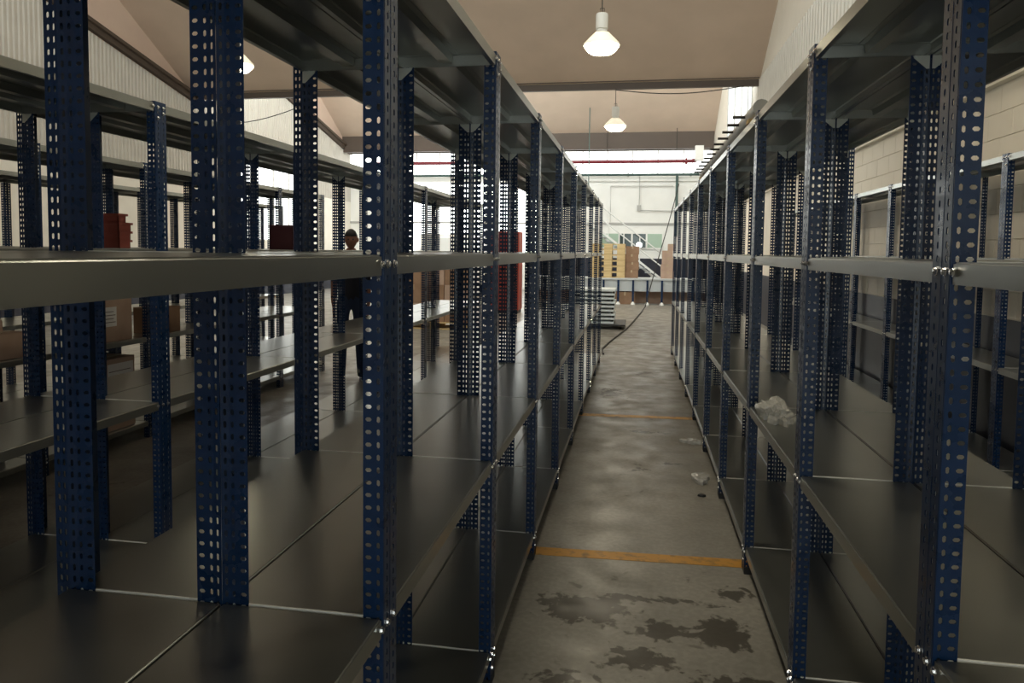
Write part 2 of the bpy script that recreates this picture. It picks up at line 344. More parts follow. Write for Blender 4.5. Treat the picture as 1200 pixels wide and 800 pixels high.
# ------------------------------------------------------------------ pendant lamps
hb = MB().lathe([(.02, .42), (.085, .42), (.09, .40), (.09, .20), (.075, .19), (.08, .16), (.12, .13)], n=20, capt=False).mesh('ballast_housing', M['lampw'], smooth=True)
rf = MB().lathe([(.10, .14), (.13, .12), (.20, .05), (.265, -.02), (.27, -.05), (.262, -.05), (.257, -.02), (.19, .045), (.1, .125)], n=28).mesh('reflector_shade', M['lampg'], smooth=True)
ln = MB().lathe([(.262, -.045), (.245, -.08), (.20, -.13), (.175, -.15), (.001, -.155)], n=28).mesh('lens', M['lamp'], smooth=True)
def lamp(x, y, z, label, top, grp='pendant high-bay lamps'):
    t = thing('pendant_lamp', label, 'lamp', (x, y, z), 0, grp)
    ob('reflector_shade', rf, t); ob('lens', ln, t, label='glowing warm lens'); ob('ballast_housing', hb, t)
    ob('hanging_wire', MB().tube([(0, 0, .41), (0, 0, top-z)], .008, 6).mesh('hanging_wire', M['cable']), t)
    ld = bpy.data.lights.new('lamp_light', 'SPOT'); ld.energy = LAMPW; ld.color = (1, .90, .72); ld.spot_size = math.radians(150); ld.spot_blend = .5; ld.shadow_soft_size = .26
    ob('lamp_light', ld, t, (0, 0, -.2))
    b = MB().tube([(-.03, 0, .42), (-.03, 0, .5), (.03, 0, .5), (.03, 0, .42)], .006, 6); ob('hook', b.mesh('hook', M['cable']), t)
def ctop(y):
    for v in VALS:
        if y <= v: return VAL + SLOPE*(v-y)
lamp(-.585, 11.2, 4.68, 'glowing white pendant lamp nearest over the aisle, in front of the ceiling beam', ctop(11.2)+.02)
lamp(-.59, 18.4, 4.70, 'glowing white pendant lamp farther down the aisle, below the ceiling beam', VAL-.15)
lamp(-.59, 4.0, 4.68, 'pendant lamp over the aisle just ahead of the photographer, above the frame', ctop(4.0)+.02)
lamp(-.59, -3.2, 4.68, 'pendant lamp over the aisle behind the photographer', RIDGE+.02)
lamp(1.85, 4.0, 4.68, 'added lamp brightening the block wall on the right, unseen above the frame', ctop(4.0)+.02)  # added out of view to brighten the block wall
lamp(-6.7, 4.0, 4.68, 'pendant lamp over the racks left of the aisle, nearest the photographer', ctop(4.0)+.02)
lamp(-6.7, 11.6, 4.68, 'pendant lamp over the racks left of the aisle, the nearer one there', ctop(11.6)+.02)
lamp(-6.7, 19.6, 4.70, 'pendant lamp over the racks left of the aisle, the farther one there', ctop(19.6)+.02)

# ------------------------------------------------------------------ shelving : shared meshes
LV = [.1375, .831, 1.557, 2.238]         # deck heights
PH = 2.245; PITCH = .0254; BAY = 1.127; DEP = .353
def leg_panel(b, width, cols, T, height=PH, t=.002):
    """perforated strip. s in 0..width, z in 0..height; T maps (s, n, z) -> xyz with n the thickness"""
    nz = int(height/PITCH)
    edges = [0] + [(cols[i][0]+cols[i+1][0])/2 for i in range(len(cols)-1)] + [width]
    zo = height - nz*PITCH
    for ci, (c, hw, hh) in enumerate(cols):
        s0, s1 = edges[ci], edges[ci+1]
        cw = min(hw, hh)*.75
        for k in range(nz):
            z0 = zo*0 + k*PITCH; z1 = z0+PITCH; zc = (z0+z1)/2
            octo = [(c-hw+cw, zc-hh), (c+hw-cw, zc-hh), (c+hw, zc-hh+cw), (c+hw, zc+hh-cw), (c+hw-cw, zc+hh), (c-hw+cw, zc+hh), (c-hw, zc+hh-cw), (c-hw, zc-hh+cw)]
            rc = [(s0, z0), (s1, z0), (s1, z1), (s0, z1)]
            vs = [T(p[0], 0, p[1]) for p in octo+rc] + [T(p[0], t, p[1]) for p in octo+rc]
            q = [(8, 9, 1, 0), (9, 2, 1), (9, 10, 3, 2), (10, 4, 3), (10, 11, 5, 4), (11, 6, 5), (11, 8, 7, 6), (8, 0, 7)]
            fs = q + [tuple(i+12 for i in f)[::-1] for f in q] + [(i, (i+1) % 8, 12+(i+1) % 8, 12+i) for i in range(8)]
            if ci == 0: fs.append((8, 11, 23, 20))
            if ci == len(cols)-1: fs.append((9, 10, 22, 21))
            b.add(vs, fs)
    if zo > 1e-4:
        vs = [T(a, n, z) for z in (nz*PITCH, height) for (a, n) in ((0, 0), (width, 0), (width, t), (0, t))]
        b.add(vs, [(4, 5, 6, 7), (0, 1, 5, 4), (1, 2, 6, 5), (2, 3, 7, 6), (3, 0, 4, 7)])
def post_mesh(sg, kind):
    """angle post, corner at origin; face leg runs to sg*x in plane y=0; side leg runs to +y in plane x=0"""
    b = MB()
    V, Hh = (.0034, .0064), (.0066, .0042)
    if kind == 'front':
        leg_panel(b, .042, [(.0105, *V), (.031, *Hh)], lambda s, n, z: (sg*s, n, z))
    elif kind == 'inner':    # wide face leg with a folded strip along the centre line of the pair
        leg_panel(b, .057, [(.009, .003, .0072), (.0245, *V), (.046, *Hh)], lambda s, n, z: (sg*s, n - max(0, .0172-s)*.15, z))
    else:                    # hat-shaped back post
        leg_panel(b, .092, [(.010, *V), (.0245, .003, .0072), (.0435, .003, .0072), (.060, *V), (.081, *Hh)], lambda s, n, z: (sg*(s-.034), n - max(0, .0172-abs(s-.034))*.15, z))
    leg_panel(b, .080, [(.021, .0036, .0068), (.060, .0036, .0068)], lambda s, n, z: (sg*n, s+(.002 if kind == 'front' else .004), z))
    if kind == 'front':
        b.box(-.0008 if sg > 0 else 0, 0 if sg > 0 else .0008, .0395, .0415, 0, PH)
        b.box(-.0008 if sg > 0 else 0, 0 if sg > 0 else .0008, .0035, .0050, 0, PH)
    return b.mesh('post', M['blue'])
POST = {(k, s_): post_mesh(s_, k) for k in ('front', 'inner', 'back') for s_ in (1, -1)}
def bolts_mesh(sg):
    """bolt heads on the outer side of the side leg (which faces -sg) and on the corner"""
    b = MB()
    def bolt(p, ax):
        n = 6; ps = []
        for (r, h) in ((.0085, 0), (.0085, .0016), (.0065, .0016), (.0062, .0055), (.004, .0068)):
            ps.append((r, h))
        vs = []
        for r, h in ps:
            for k in range(8):
                a, c2 = r*math.cos(k*PI/4), r*math.sin(k*PI/4)
                vs.append((p[0]+ax[0]*h+(0 if ax[0] else a), p[1]+ax[1]*h+(a if ax[0] else 0), p[2]+c2))
        fs = [(i*8+k, i*8+(k+1) % 8, (i+1)*8+(k+1) % 8, (i+1)*8+k) for i in range(len(ps)-1) for k in range(8)] + [tuple(range((len(ps)-1)*8, len(ps)*8))]
        b.add(vs, fs)
    for i, z in enumerate(LV):
        for y in (.021, .060): bolt((-sg*.0005, y, z-.018), (-sg, 0))
        bolt((-sg*.0005, -.014, z-.018), (-sg, 0))
        if i in (0, 3):
            bolt((-sg*.0005, .021, z-.068), (-sg, 0)); bolt((-sg*.0005, .060, z-.043), (-sg, 0))
    return b.mesh('bolts', M['bolt'], smooth=True)
BOLT = {1: bolts_mesh(1), -1: bolts_mesh(-1)}
def foot_mesh(sg):
    b = MB(); b.box(min(0, sg*.05), max(0, sg*.05), -.004, .086, 0, .003)
    b.box(-.0003 if sg > 0 else -.0052, .0052 if sg > 0 else .0003, -.003, .083, .003, .035); b.box(min(0, sg*.046), max(0, sg*.046), -.003, .0045, .003, .035)
    return b.mesh('foot', M['black'])
FOOT = {1: foot_mesh(1), -1: foot_mesh(-1)}
def deck_mesh(D, L):
    bm = bmesh.new(); h = .040
    vs = [bm.verts.new(p) for p in ((0, 0, -h), (D, 0, -h), (D, L, -h), (0, L, -h), (0, 0, 0), (D, 0, 0), (D, L, 0), (0, L, 0))]
    for f in ((4, 5, 6, 7), (0, 1, 5, 4), (1, 2, 6, 5), (2, 3, 7, 6), (3, 0, 4, 7)): bm.faces.new([vs[i] for i in f])
    bmesh.ops.recalc_face_normals(bm, faces=bm.faces[:])
    bmesh.ops.bevel(bm, geom=[e for e in bm.edges if all(v.co.z > -.001 for v in e.verts)], offset=.0035, segments=3, affect='EDGES')
    r = bmesh.ops.solidify(bm, geom=bm.faces[:], thickness=.0014)
    def bx(x0, x1, y0, y1, z0, z1):
        g = bmesh.ops.create_cube(bm, size=1)
        for v in g['verts']: v.co = Vector(((x0+x1)/2+v.co.x*(x1-x0), (y0+y1)/2+v.co.y*(y1-y0), (z0+z1)/2+v.co.z*(z1-z0)))
    bx(.0015, .016, .002, L-.002, -h, -h+.0014); bx(D-.016, D-.0015, .002, L-.002, -h, -h+.0014)
    me = bpy.data.meshes.new('shelf'); bm.to_mesh(me); bm.free(); me.materials.append(M['zinc'])
    me.polygons.foreach_set('use_smooth', [True]*len(me.polygons)); me.set_sharp_from_angle(angle=math.radians(35))
    return me
DK = {}
def rib_mesh(D, L):
    b = MB(); x = D/2
    b.prism([(x-.045, -.0018), (x-.025, -.0018), (x-.020, -.028), (x+.020, -.028), (x+.025, -.0018), (x+.045, -.0018), (x+.045, -.0034), (x+.0265, -.0034), (x+.0215, -.0296), (x-.0215, -.0296), (x-.0265, -.0034), (x-.045, -.0034)], 'y', .004, L-.004)
    return b.mesh('reinforcement_rib', M['zinc'])
RB = {}
M['glint'] = mat('painted_glint', (.85, .86, .83), .45)  # pale colour standing in for the highlight along each deck joint
def glint_mesh(D): return MB().box(.02, D-.02, -.0040, .0006, -.006, .0012).mesh('end_glint', M['glint'])
GLINTS = {}
def gusset_mesh(sg):
    b = MB()
    for z in LV[3:]:
        b.prism([(sg*.003, z-.041), (sg*.050, z-.041), (sg*.050, z-.048), (sg*.012, z-.082), (sg*.003, z-.082)], 'y', -.0035, -.0012)
    return b.mesh('corner_bracket', M['zincb'])
M['zincb'] = mat('bright_zinc', (.50, .53, .51), .35, .6)
GUS = {1: gusset_mesh(1), -1: gusset_mesh(-1)}
def row(label, y0, frames, bay, deck_x, posts, full=True, grp='rows of blue-posted steel shelving'):
    """deck_x = (x0, x1) of the decks; posts = [(x, sg, rot180)] placed on each frame line"""
    t = thing('shelving_row', label, 'shelving', ((deck_x[0]+deck_x[1])/2, y0+frames[0]*bay, 0), 0, grp)
    ox, oy = t.location.x, t.location.y
    for k in frames:
        y = y0+k*bay
        for (x, sg, knd) in posts:
            p = ob('post', POST[knd, sg], t, (x-ox, y-oy, .0)); front = knd == 'front'
            if full: ob('foot', FOOT[sg], p)
            if full and knd != 'front': ob('corner_bracket', GUS[sg], p, label='pale zinc corner bracket')
            if front: ob('bolts', BOLT[sg], p, kind='stuff')
    D, L = deck_x[1]-deck_x[0], bay-.008
    key = (round(D, 4), round(L, 4))
    if key not in DK: DK[key] = deck_mesh(D, L); RB[key] = rib_mesh(D, L)
    for k in frames[:-1]:
        for z in LV:
            s = ob('shelf', DK[key], t, (deck_x[0]-ox, y0+k*bay+.0045-oy, z))
            if full: ob('reinforcement_rib', RB[key], s); ob('end_glint', GLINTS.setdefault(key, glint_mesh(D)), s, label='pale strip painted as a highlight along the shelf end')
    return t
X1 = -.4855; SEAM_L = X1-.3485; SEAM_R = .551+.3485
# left back-to-back pair
rowA = row('shelving row along the left side of the aisle, aisle-side half of the pair', 1.3668, range(-1, 9), BAY, (X1-.346, X1-.0025), [(X1, -1, 'front'), (SEAM_L+.0008, 1, 'inner')])
rowB = row('shelving row directly behind the left aisle row, back to back with it', 1.3668, range(-1, 9), BAY, (-1.192, X1-.351), [(SEAM_L-.0008, -1, 'inner'), (-1.190, 1, 'back')])
XR = .551; BR = 1.1190
rowC = row('shelving row along the right side of the aisle, holding the plastic bag', 1.4183, range(-1, 10), BR, (XR+.0025, XR+.346), [(XR, 1, 'front'), (SEAM_R-.0008, -1, 'inner')])
rowD = row('shelving row directly behind the right aisle row, facing the block wall', 1.4183, range(-1, 10), BR, (XR+.351, XR+.7065), [(SEAM_R+.0008, 1, 'inner'), (XR+.7045, -1, 'back')])
def pair(xf, y0, fr, l1, l2, full, BAY=BAY):
    row(l1, y0, fr, BAY, (xf-.346, xf-.0025), [(xf, -1, 'front'), (xf-.3477, 1, 'inner')], full)
    row(l2, y0, fr, BAY, (xf-.7065, xf-.351), [(xf-.3493, -1, 'inner'), (xf-.7045, 1, 'back')], full)
pair(-2.225, 3.13, range(-2, 6), 'shelving row facing the second aisle to the left, nearer half of that pair', 'shelving row backing the second left pair, on its far side', True, 1.48)
pair(-3.93, 3.13, range(-1, 6), 'shelving row facing the third aisle to the left, nearer half of that pair', 'shelving row backing the third left pair, on its far side', False)
pair(-5.63, 3.13, range(0, 8), 'shelving row fourth to the left, nearer half of the farthest pair', 'shelving row backing the farthest left pair, nearest the left wall', False)
rowK = row('shelving row standing against the cream block wall on the right', 5.32, range(-1, 8), BR, (2.385, 2.385+.36), [(2.382, 1, 'front'), (2.382+.365, -1, 'front')], True)

# ------------------------------------------------------------------ things on and around the shelves
def crumple(nu, nv, sx, sy, sz, seed, amp):
    b = MB(); vs = []; fs = []
    for j in range(nv+1):
        for i in range(nu):
            a = 2*PI*i/nu; ph = PI/2*j/nv
            r = math.cos(ph); p = Vector((sx*r*math.cos(a), sy*r*math.sin(a), sz*math.sin(ph)))
            d = noise.noise(Vector((p.x*16+seed, p.y*16, p.z*22)))*amp + noise.noise(Vector((p.x*45+seed, p.y*45, p.z*50)))*amp*.6
            s = 1 + d*9
            vs.append((p.x*s, p.y*s, max(.0015, p.z*(1+d*12) + (amp*.3 if j else 0))))
    for j in range(nv):
        for i in range(nu): fs.append((j*nu+i, j*nu+(i+1) % nu, (j+1)*nu+(i+1) % nu, (j+1)*nu+i))
    return b.add(vs, fs)
tag(ob('plastic_bag', crumple(48, 12, .07, .17, .055, 3.1, .05).mesh('plastic_bag', M['plastic']), None, (.635, 3.42, LV[1])), 'crumpled clear plastic film lying on the lower right shelf beside the aisle', 'plastic bag')
tag(ob('plastic_scrap', crumple(26, 6, .075, .05, .018, 8.4, .06).mesh('plastic_scrap', M['plastic']), None, (.475, 6.16, 0)), 'small white plastic scrap on the floor, farther of two by the right shelving', 'plastic scrap', None)
tag(ob('plastic_scrap', crumple(26, 6, .055, .10, .016, 5.7, .06).mesh('plastic_scrap', M['plastic']), None, (.465, 5.14, 0)), 'small white plastic scrap on the floor, nearer of two by the right shelving', 'plastic scrap', None)
tag(ob('debris_chip', crumple(14, 4, .028, .02, .008, 2.2, .03).mesh('debris_chip', M['black']), None, (.445, 4.80, 0)), 'tiny dark chip on the aisle floor near the right shelving', 'debris')
# rail with pegs on top of the right row
t = thing('pegged_rail', 'grey rail with a row of dark pegs lying on top of right shelving', 'rail', (.60, 3.9, LV[3]))
ob('rail', MB().tube([(0, -.02, .062), (0, 3.2, .062)], .042, 12).mesh('rail', M['conduit'], smooth=True), t)
pg = MB().tube([(-.105, 0, .062), (.0, 0, .062)], .0085, 6).mesh('peg', M['cable'])
for i in range(12): ob('peg', pg, t, (0, .25*(i+1), 0))
boxo('support_block', (-.05, .05, .06, .14, 0, .022), M['wood'], t); boxo('support_block', (-.05, .05, 3.0, 3.08, 0, .022), M['wood'], t)

def carton(loc, size, label, m='card', rot=0, lab=None, grp=None):
    t = thing('cardboard_box', label, 'box', loc, rot, grp)
    sx, sy, sz = size
    boxo('body', (-sx/2, sx/2, -sy/2, sy/2, 0, sz-.004), M[m], t, bevel=.004)
    for a, b in ((-sx/2, -.0015), (.0015, sx/2)): boxo('flap', (a, b, -sy/2, sy/2, sz-.004, sz), M[m], t)
    tp = MB().box(-.025, .025, -sy/2-.001, sy/2+.001, sz-.0035, sz+.0002); tp.box(-.025, .025, -sy/2-.0015, -sy/2-.0002, sz*.7, sz)
    ob('tape', tp.mesh('tape', M['tape']), t)
    if lab:
        for (u0, u1, v0, v1) in lab:
            l = boxo('paper_label', (sx/2+.0004, sx/2+.002, u0, u1, v0, v1), M['label'], t, label='white printed label')
            k = MB()
            for i in range(4):
                z = v0+(v1-v0)*(.2+.18*i); k.box(sx/2+.002, sx/2+.0024, u0+.012, u1-.012-.02*(i % 2), z, z+.006)
            ob('label_print', k.mesh('label_print', M['ink']), l)
    return t
# cartons on the third racks from the aisle (seen through the left row)
Zl, Zb, Zm = LV[1], LV[0], LV[2]
carton((-4.098, 5.10, Zl), (.24, .34, .33), 'brown box with a white label on the low shelf of the third rack', 'card2', 0, [(-.15, -.01, .12, .27)], 'labelled boxes on the third rack')
carton((-4.098, 5.12, Zb), (.24, .34, .56), 'tall brown box with a white label on the bottom shelf of third rack', 'card2', 0, [(-.14, .15, .28, .52)], 'labelled boxes on the third rack')
carton((-4.098, 4.02, Zl), (.24, .42, .17), 'low brown box on the low shelf of the third rack, left of the labelled one', 'card2', 0, None, None)
carton((-4.098, 5.75, Zl), (.24, .30, .22), 'small brown box on the third rack, right of the labelled one', 'card', 0)
b = thing('bottle', 'small tan bottle standing on the low brown box at far left', 'bottle', (-4.05, 4.09, Zl+.17))
ob('body', MB().lathe([(.001, 0), (.022, 0), (.024, .01), (.024, .07), (.018, .085), (.010, .095), (.010, .11)], n=14).mesh('body', M['card2'], smooth=True), b)
ob('cap', MB().lathe([(.011, .108), (.012, .11), (.012, .13), (.001, .131)], n=12).mesh('cap', M['crate'], smooth=True), b)
# boxes and crates on the mid shelf of the second rack
def crate(loc, size, label, m, grp=None):
    t = thing('storage_crate', label, 'crate', loc, 0, grp); sx, sy, sz = size
    k = MB(); w_ = .004
    k.box(-sx/2, sx/2, -sy/2, sy/2, 0, w_); k.box(-sx/2, -sx/2+w_, -sy/2, sy/2, 0, sz); k.box(sx/2-w_, sx/2, -sy/2, sy/2, 0, sz)
    k.box(-sx/2, sx/2, -sy/2, -sy/2+w_, 0, sz); k.box(-sx/2, sx/2, sy/2-w_, sy/2, 0, sz)
    ob('body', k.mesh('body', M[m]), t)
    r = MB(); r.box(-sx/2-.008, sx/2+.008, -sy/2-.008, -sy/2, sz-.012, sz); r.box(-sx/2-.008, sx/2+.008, sy/2, sy/2+.008, sz-.012, sz)
    r.box(sx/2, sx/2+.008, -sy/2, sy/2, sz-.012, sz); r.box(-sx/2-.008, -sx/2, -sy/2, sy/2, sz-.012, sz)
    ob('rim', r.mesh('rim', M[m]), t)
for i, (w_, nm) in enumerate(((.085, 'lowest'), (.09, 'second'), (.095, 'third'), (.06, 'topmost'))):
    crate((-2.76, 3.545-(.02 if i == 3 else 0), Zm+.0+.046*i), (.10, w_, .046), 'small red-brown tray on the second rack, %s of its stack' % nm, 'crate', 'stacked red trays')
crate((-2.42, 4.82, Zm), (.17, .17, .17), 'dark maroon crate on the mid shelf of the second rack', 'maroon')
# pile of cartons on a pallet beyond the racks on the left
n = 0
spots = ['left', 'middle', 'right']
def pallet(loc, label, rot=0, L=1.2, W=.8, h=.144, grp=None, m='wood', bw=.1):
    t = thing('wooden_pallet', label, 'pallet', loc, rot, grp)
    for i in range(5): boxo('top_board', (-L/2, L/2, -W/2+i*(W-.1)/4, -W/2+i*(W-.1)/4+.1, h-.022, h), M[m], t)
    for i in range(3):
        for j in range(3): boxo('block', (-L/2+i*(L-bw)/2, -L/2+i*(L-bw)/2+bw, -W/2+j*(W-.1)/2, -W/2+j*(W-.1)/2+.1, .022, h-.022), M[m], t)
    for j in range(3): boxo('bottom_board', (-L/2, L/2, -W/2+j*(W-.1)/2, -W/2+j*(W-.1)/2+.1, 0, .022), M[m], t)
    return t
pallet((-3.95, 14.4, 0), 'wooden pallet on the floor under the pile of cartons beyond left racks')
for r, lv in enumerate(('bottom', 'middle', 'top')):
    for i in range(3):
        carton((-4.38+.43*i, 14.3, .144+.37*r), (.42, .5, .37), 'brown carton in the pile beyond the left racks, %s row, %s' % (lv, spots[i]), 'card' if (i+r) % 3 else 'card2', 0, None, 'cartons piled on a pallet')
# red cabinet
t = thing('machine_cabinet', 'tall orange-red steel cabinet standing beyond the left shelving', 'cabinet', (-3.25, 18.4, 0))
boxo('body', (-.35, .35, -.3, .3, .08, 2.05), M['redcab'], t, bevel=.01); boxo('base', (-.33, .33, -.28, .28, 0, .08), M['black'], t)
for s in (-1, 1):
    d = boxo('door', (-.335 if s < 0 else .003, -.003 if s < 0 else .335, -.315, -.3, .12, 2.0), M['redcab'], t, bevel=.003)
    boxo('handle', (s*.05-.012, s*.05+.012, -.335, -.315, .95, 1.15), M['bolt'], d)
# work bench at the far end of the aisle
t = thing('workbench', 'long pale grey bench on dark legs across the aisle end', 'workbench', (0, 22.3, 0))
boxo('worktop', (-3.2, 2.2, 0, 1.1, .735, .79), M['bench'], t, bevel=.006); boxo('apron', (-3.18, 2.18, .03, .06, .40, .735), M['bench'], t)
for i, x in enumerate((-2.73, -2.29, -1.85, -1.41, -.97, -.53, -.09, .33, .76, 1.2, 1.64)):
    for y in (-.04, 1.02):
        l = boxo('leg', (x-.03, x+.03, y, y+.06, .05, .735), M['blue'], t)
        ob('foot', MB().lathe([(.001, 0), (.07, 0), (.07, .015), (.05, .05), (.03, .09), (.001, .09)], n=12).mesh('foot', M['vanw'], smooth=True), l, (x, y+.03, 0), label='white foot')
boxo('back_panel', (-3.1, 2.1, .46, .49, .012, .735), M['card2'], t)
# pallets stacked on the bench
zz = .79
for i in range(6):
    pallet((-.86, 22.85, zz), 'pale wooden pallet on the bench, %s of its stack' % ['bottom', 'second', 'third', 'fourth', 'fifth', 'topmost'][i], 0, 1.02, .8, .17, 'pallets stacked on the bench', 'wood', .24); zz += .172
# cartons left / right on the bench
for i in range(4): carton((-.15+.02*(i % 2), 22.75, .79+.24*i), (.40, .4, .24), 'brown carton beside the pallets on the bench, %s of its stack' % ['bottom', 'second', 'third', 'topmost'][i], 'card', 0, None, 'cartons beside the pallets')
for i in range(4): carton((.93-.02*(i % 2), 22.75, .79+.21*i), (.40-.03*i, .4, .21), 'pinkish carton on the right end of the bench, %s of its stack' % ['bottom', 'second', 'third', 'topmost'][i], 'card2', 0, None, 'cartons on the bench right end')
carton((1.03, 22.7, 1.63), (.22, .3, .2), 'small pinkish carton crowning the right stack on the bench', 'card2')
carton((-.33, 22.52, 0), (.62, .34, .375), 'dark brown carton on the floor under the bench', 'card')
# stair rails against the far wall
t = thing('staircase', 'white steel staircase with handrails descending along the navy far wall', 'staircase', (0, 28.7, 0))
sl = -.777
for dz, y, nm in ((0, -.35, 'stringer'), (-.16, .35, 'stringer')):
    z0 = 1.294+dz
    xa, xb = -2.4, (z0-.05)/.777
    ob(nm, MB().prism([(xa, z0+sl*xa-.05), (xb, z0+sl*xb-.05), (xb, z0+sl*xb+.05), (xa, z0+sl*xa+.05)], 'y', y-.02, y+.02).mesh(nm, M['vanw']), t)
for i in range(18):
    x = 1.30-.215*i; z = .12+.167*i
    boxo('tread', (x-.12, x+.12, -.33, .33, z, z+.025), M['bench'], t)
for y in (-.35,):
    for dz in (.47, .95):
        z0 = 1.294+dz; ob('handrail', MB().tube([(-2.4, y, z0-sl*2.4), (1.35, y, z0+sl*1.35)], .024, 8).mesh('handrail', M['vanw'], smooth=True), t)
    for x in (-2.2, -1.1, .1, 1.3): ob('rail_post', MB().tube([(x, y, 1.25+sl*x), (x, y, 1.294+.95+sl*x)], .02, 8).mesh('rail_post', M['vanw']), t)
# flood light by the office window
t = thing('flood_light', 'bright bluish round lamp glowing in the dark office window', 'lamp', (.08, 29.4, 1.86))
ob('housing', MB().lathe([(.001, -.02), (.12, -.02), (.13, .0), (.13, .05), (.11, .07)], n=16).mesh('housing', M['lampw'], smooth=True), t, rot=(PI/2, 0, 0))
ob('lens', MB().lathe([(.11, .07), (.08, .085), (.001, .09)], n=16).mesh('lens', M['floodl'], smooth=True), t, rot=(PI/2, 0, 0))
ob('bracket', MB().tube([(0, 0, -.12), (0, .02, -.16), (0, .15, -.16)], .012, 6).mesh('bracket', M['conduit']), t)
# stack of galvanised shelf trays at the end of the left row, on a dolly
t = thing('dolly', 'low black wheeled dolly under the stacked trays at the aisle end', 'dolly', (-.62, 15.2, 0))
boxo('platform', (-.72, .42, -.25, .95, .075, .10), M['black'], t)
for x in (-.6, .32):
    for y in (-.15, .8): ob('caster', MB().tube([(x-.02, y, .037), (x+.02, y, .037)], .036, 12).mesh('caster', M['rubber'], smooth=True), t); boxo('fork', (x-.03, x+.03, y-.02, y+.02, .055, .075), M['bolt'], t)
tray = deck_mesh(.9, .9).copy(); tray.materials.clear(); tray.materials.append(mat('pale_zinc', (.78, .84, .86), .5, .2))
for i in range(9):
    tag(ob('shelf_tray', tray, None, (-1.34+.012*((i*7) % 3), 15.1, .141+.083*i)), 'pale galvanised tray stacked on the dolly at the aisle end, %s from the floor' % ['first', 'second', 'third', 'fourth', 'fifth', 'sixth', 'seventh', 'eighth', 'ninth'][i], 'tray', 'trays stacked on the dolly')
    if True:
        o = COL.objects[-1] if False else None
sp = MB().box(0, .9, 0, .9, 0, .045)
for i in range(9):
    par = [o for o in COL.objects if o.name.startswith('shelf_tray')][i]
    k = MB(); k.box(.02, .06, .02, .88, -.083, -.0365); k.box(.84, .88, .02, .88, -.083, -.0365)
    if i: ob('batten', k.mesh('batten', M['black']), par)
    else:
        k = MB(); k.box(.02, .88, .02, .88, -.0365, -.033); ob('batten', k.mesh('batten', M['black']), par)

# ------------------------------------------------------------------ white van behind the left racks
t = thing('van', 'white van parked in front of the bright far left windows', 'van', (-6.2, 22.0, 0))
prof = [(0, .35), (0, .95), (.08, 1.08), (.75, 1.25), (1.25, 1.98), (1.5, 2.1), (4.6, 2.12), (4.75, 2.0), (4.8, .35)]
bm_ = MB().prism([(p[0], p[1]) for p in prof], 'x', -.88, .88)
ob('body', bm_.mesh('body', M['vanw'], bevel=.03), t)
ws = MB().add([(-.74, .765, 1.30), (.74, .765, 1.30), (.66, 1.225, 1.955), (-.66, 1.225, 1.955), (-.74, .75, 1.31), (.74, .75, 1.31), (.66, 1.21, 1.965), (-.66, 1.21, 1.965)],
              [(0, 1, 2, 3), (4, 7, 6, 5), (0, 4, 5, 1), (1, 5, 6, 2), (2, 6, 7, 3), (3, 7, 4, 0)])
ob('windscreen', ws.mesh('windscreen', mat('van_glass', (.5, .52, .52), .05)), t, label='glass windscreen')
for s in (-1, 1):
    boxo('side_window', (s*.885-.006, s*.885+.006, 1.35, 2.25, 1.35, 1.85), M['glassd'], t)
    boxo('headlamp', (s*.62-.16, s*.62+.16, -.012, .05, .72, .9), M['bolt'], t)
    mm = ob('mirror', MB().box(s*.98-.07, s*.98+.07, .95, 1.02, 1.25, 1.48).mesh('mirror', M['black'], bevel=.015), t)
    for y in (.85, 3.9):
        wv = ob('wheel', MB().lathe([(.001, -.1), (.2, -.1), (.31, -.1), (.33, -.07), (.33, .07), (.31, .1), (.2, .1), (.001, .1)], n=20).mesh('wheel', M['rubber'], smooth=True), t, (s*.80, y, .33), (0, PI/2, 0))
        ob('hub_cap', MB().lathe([(.001, .03), (.12, .025), (.17, .0)], n=16).mesh('hub_cap', M['bolt'], smooth=True), wv, (0, 0, .1*s), (0, 0 if s > 0 else PI, 0))
boxo('bumper', (-.86, .86, -.06, .06, .35, .55), M['black'], t, bevel=.02)
boxo('grille', (-.42, .42, -.015, .03, .66, .84), M['black'], t)

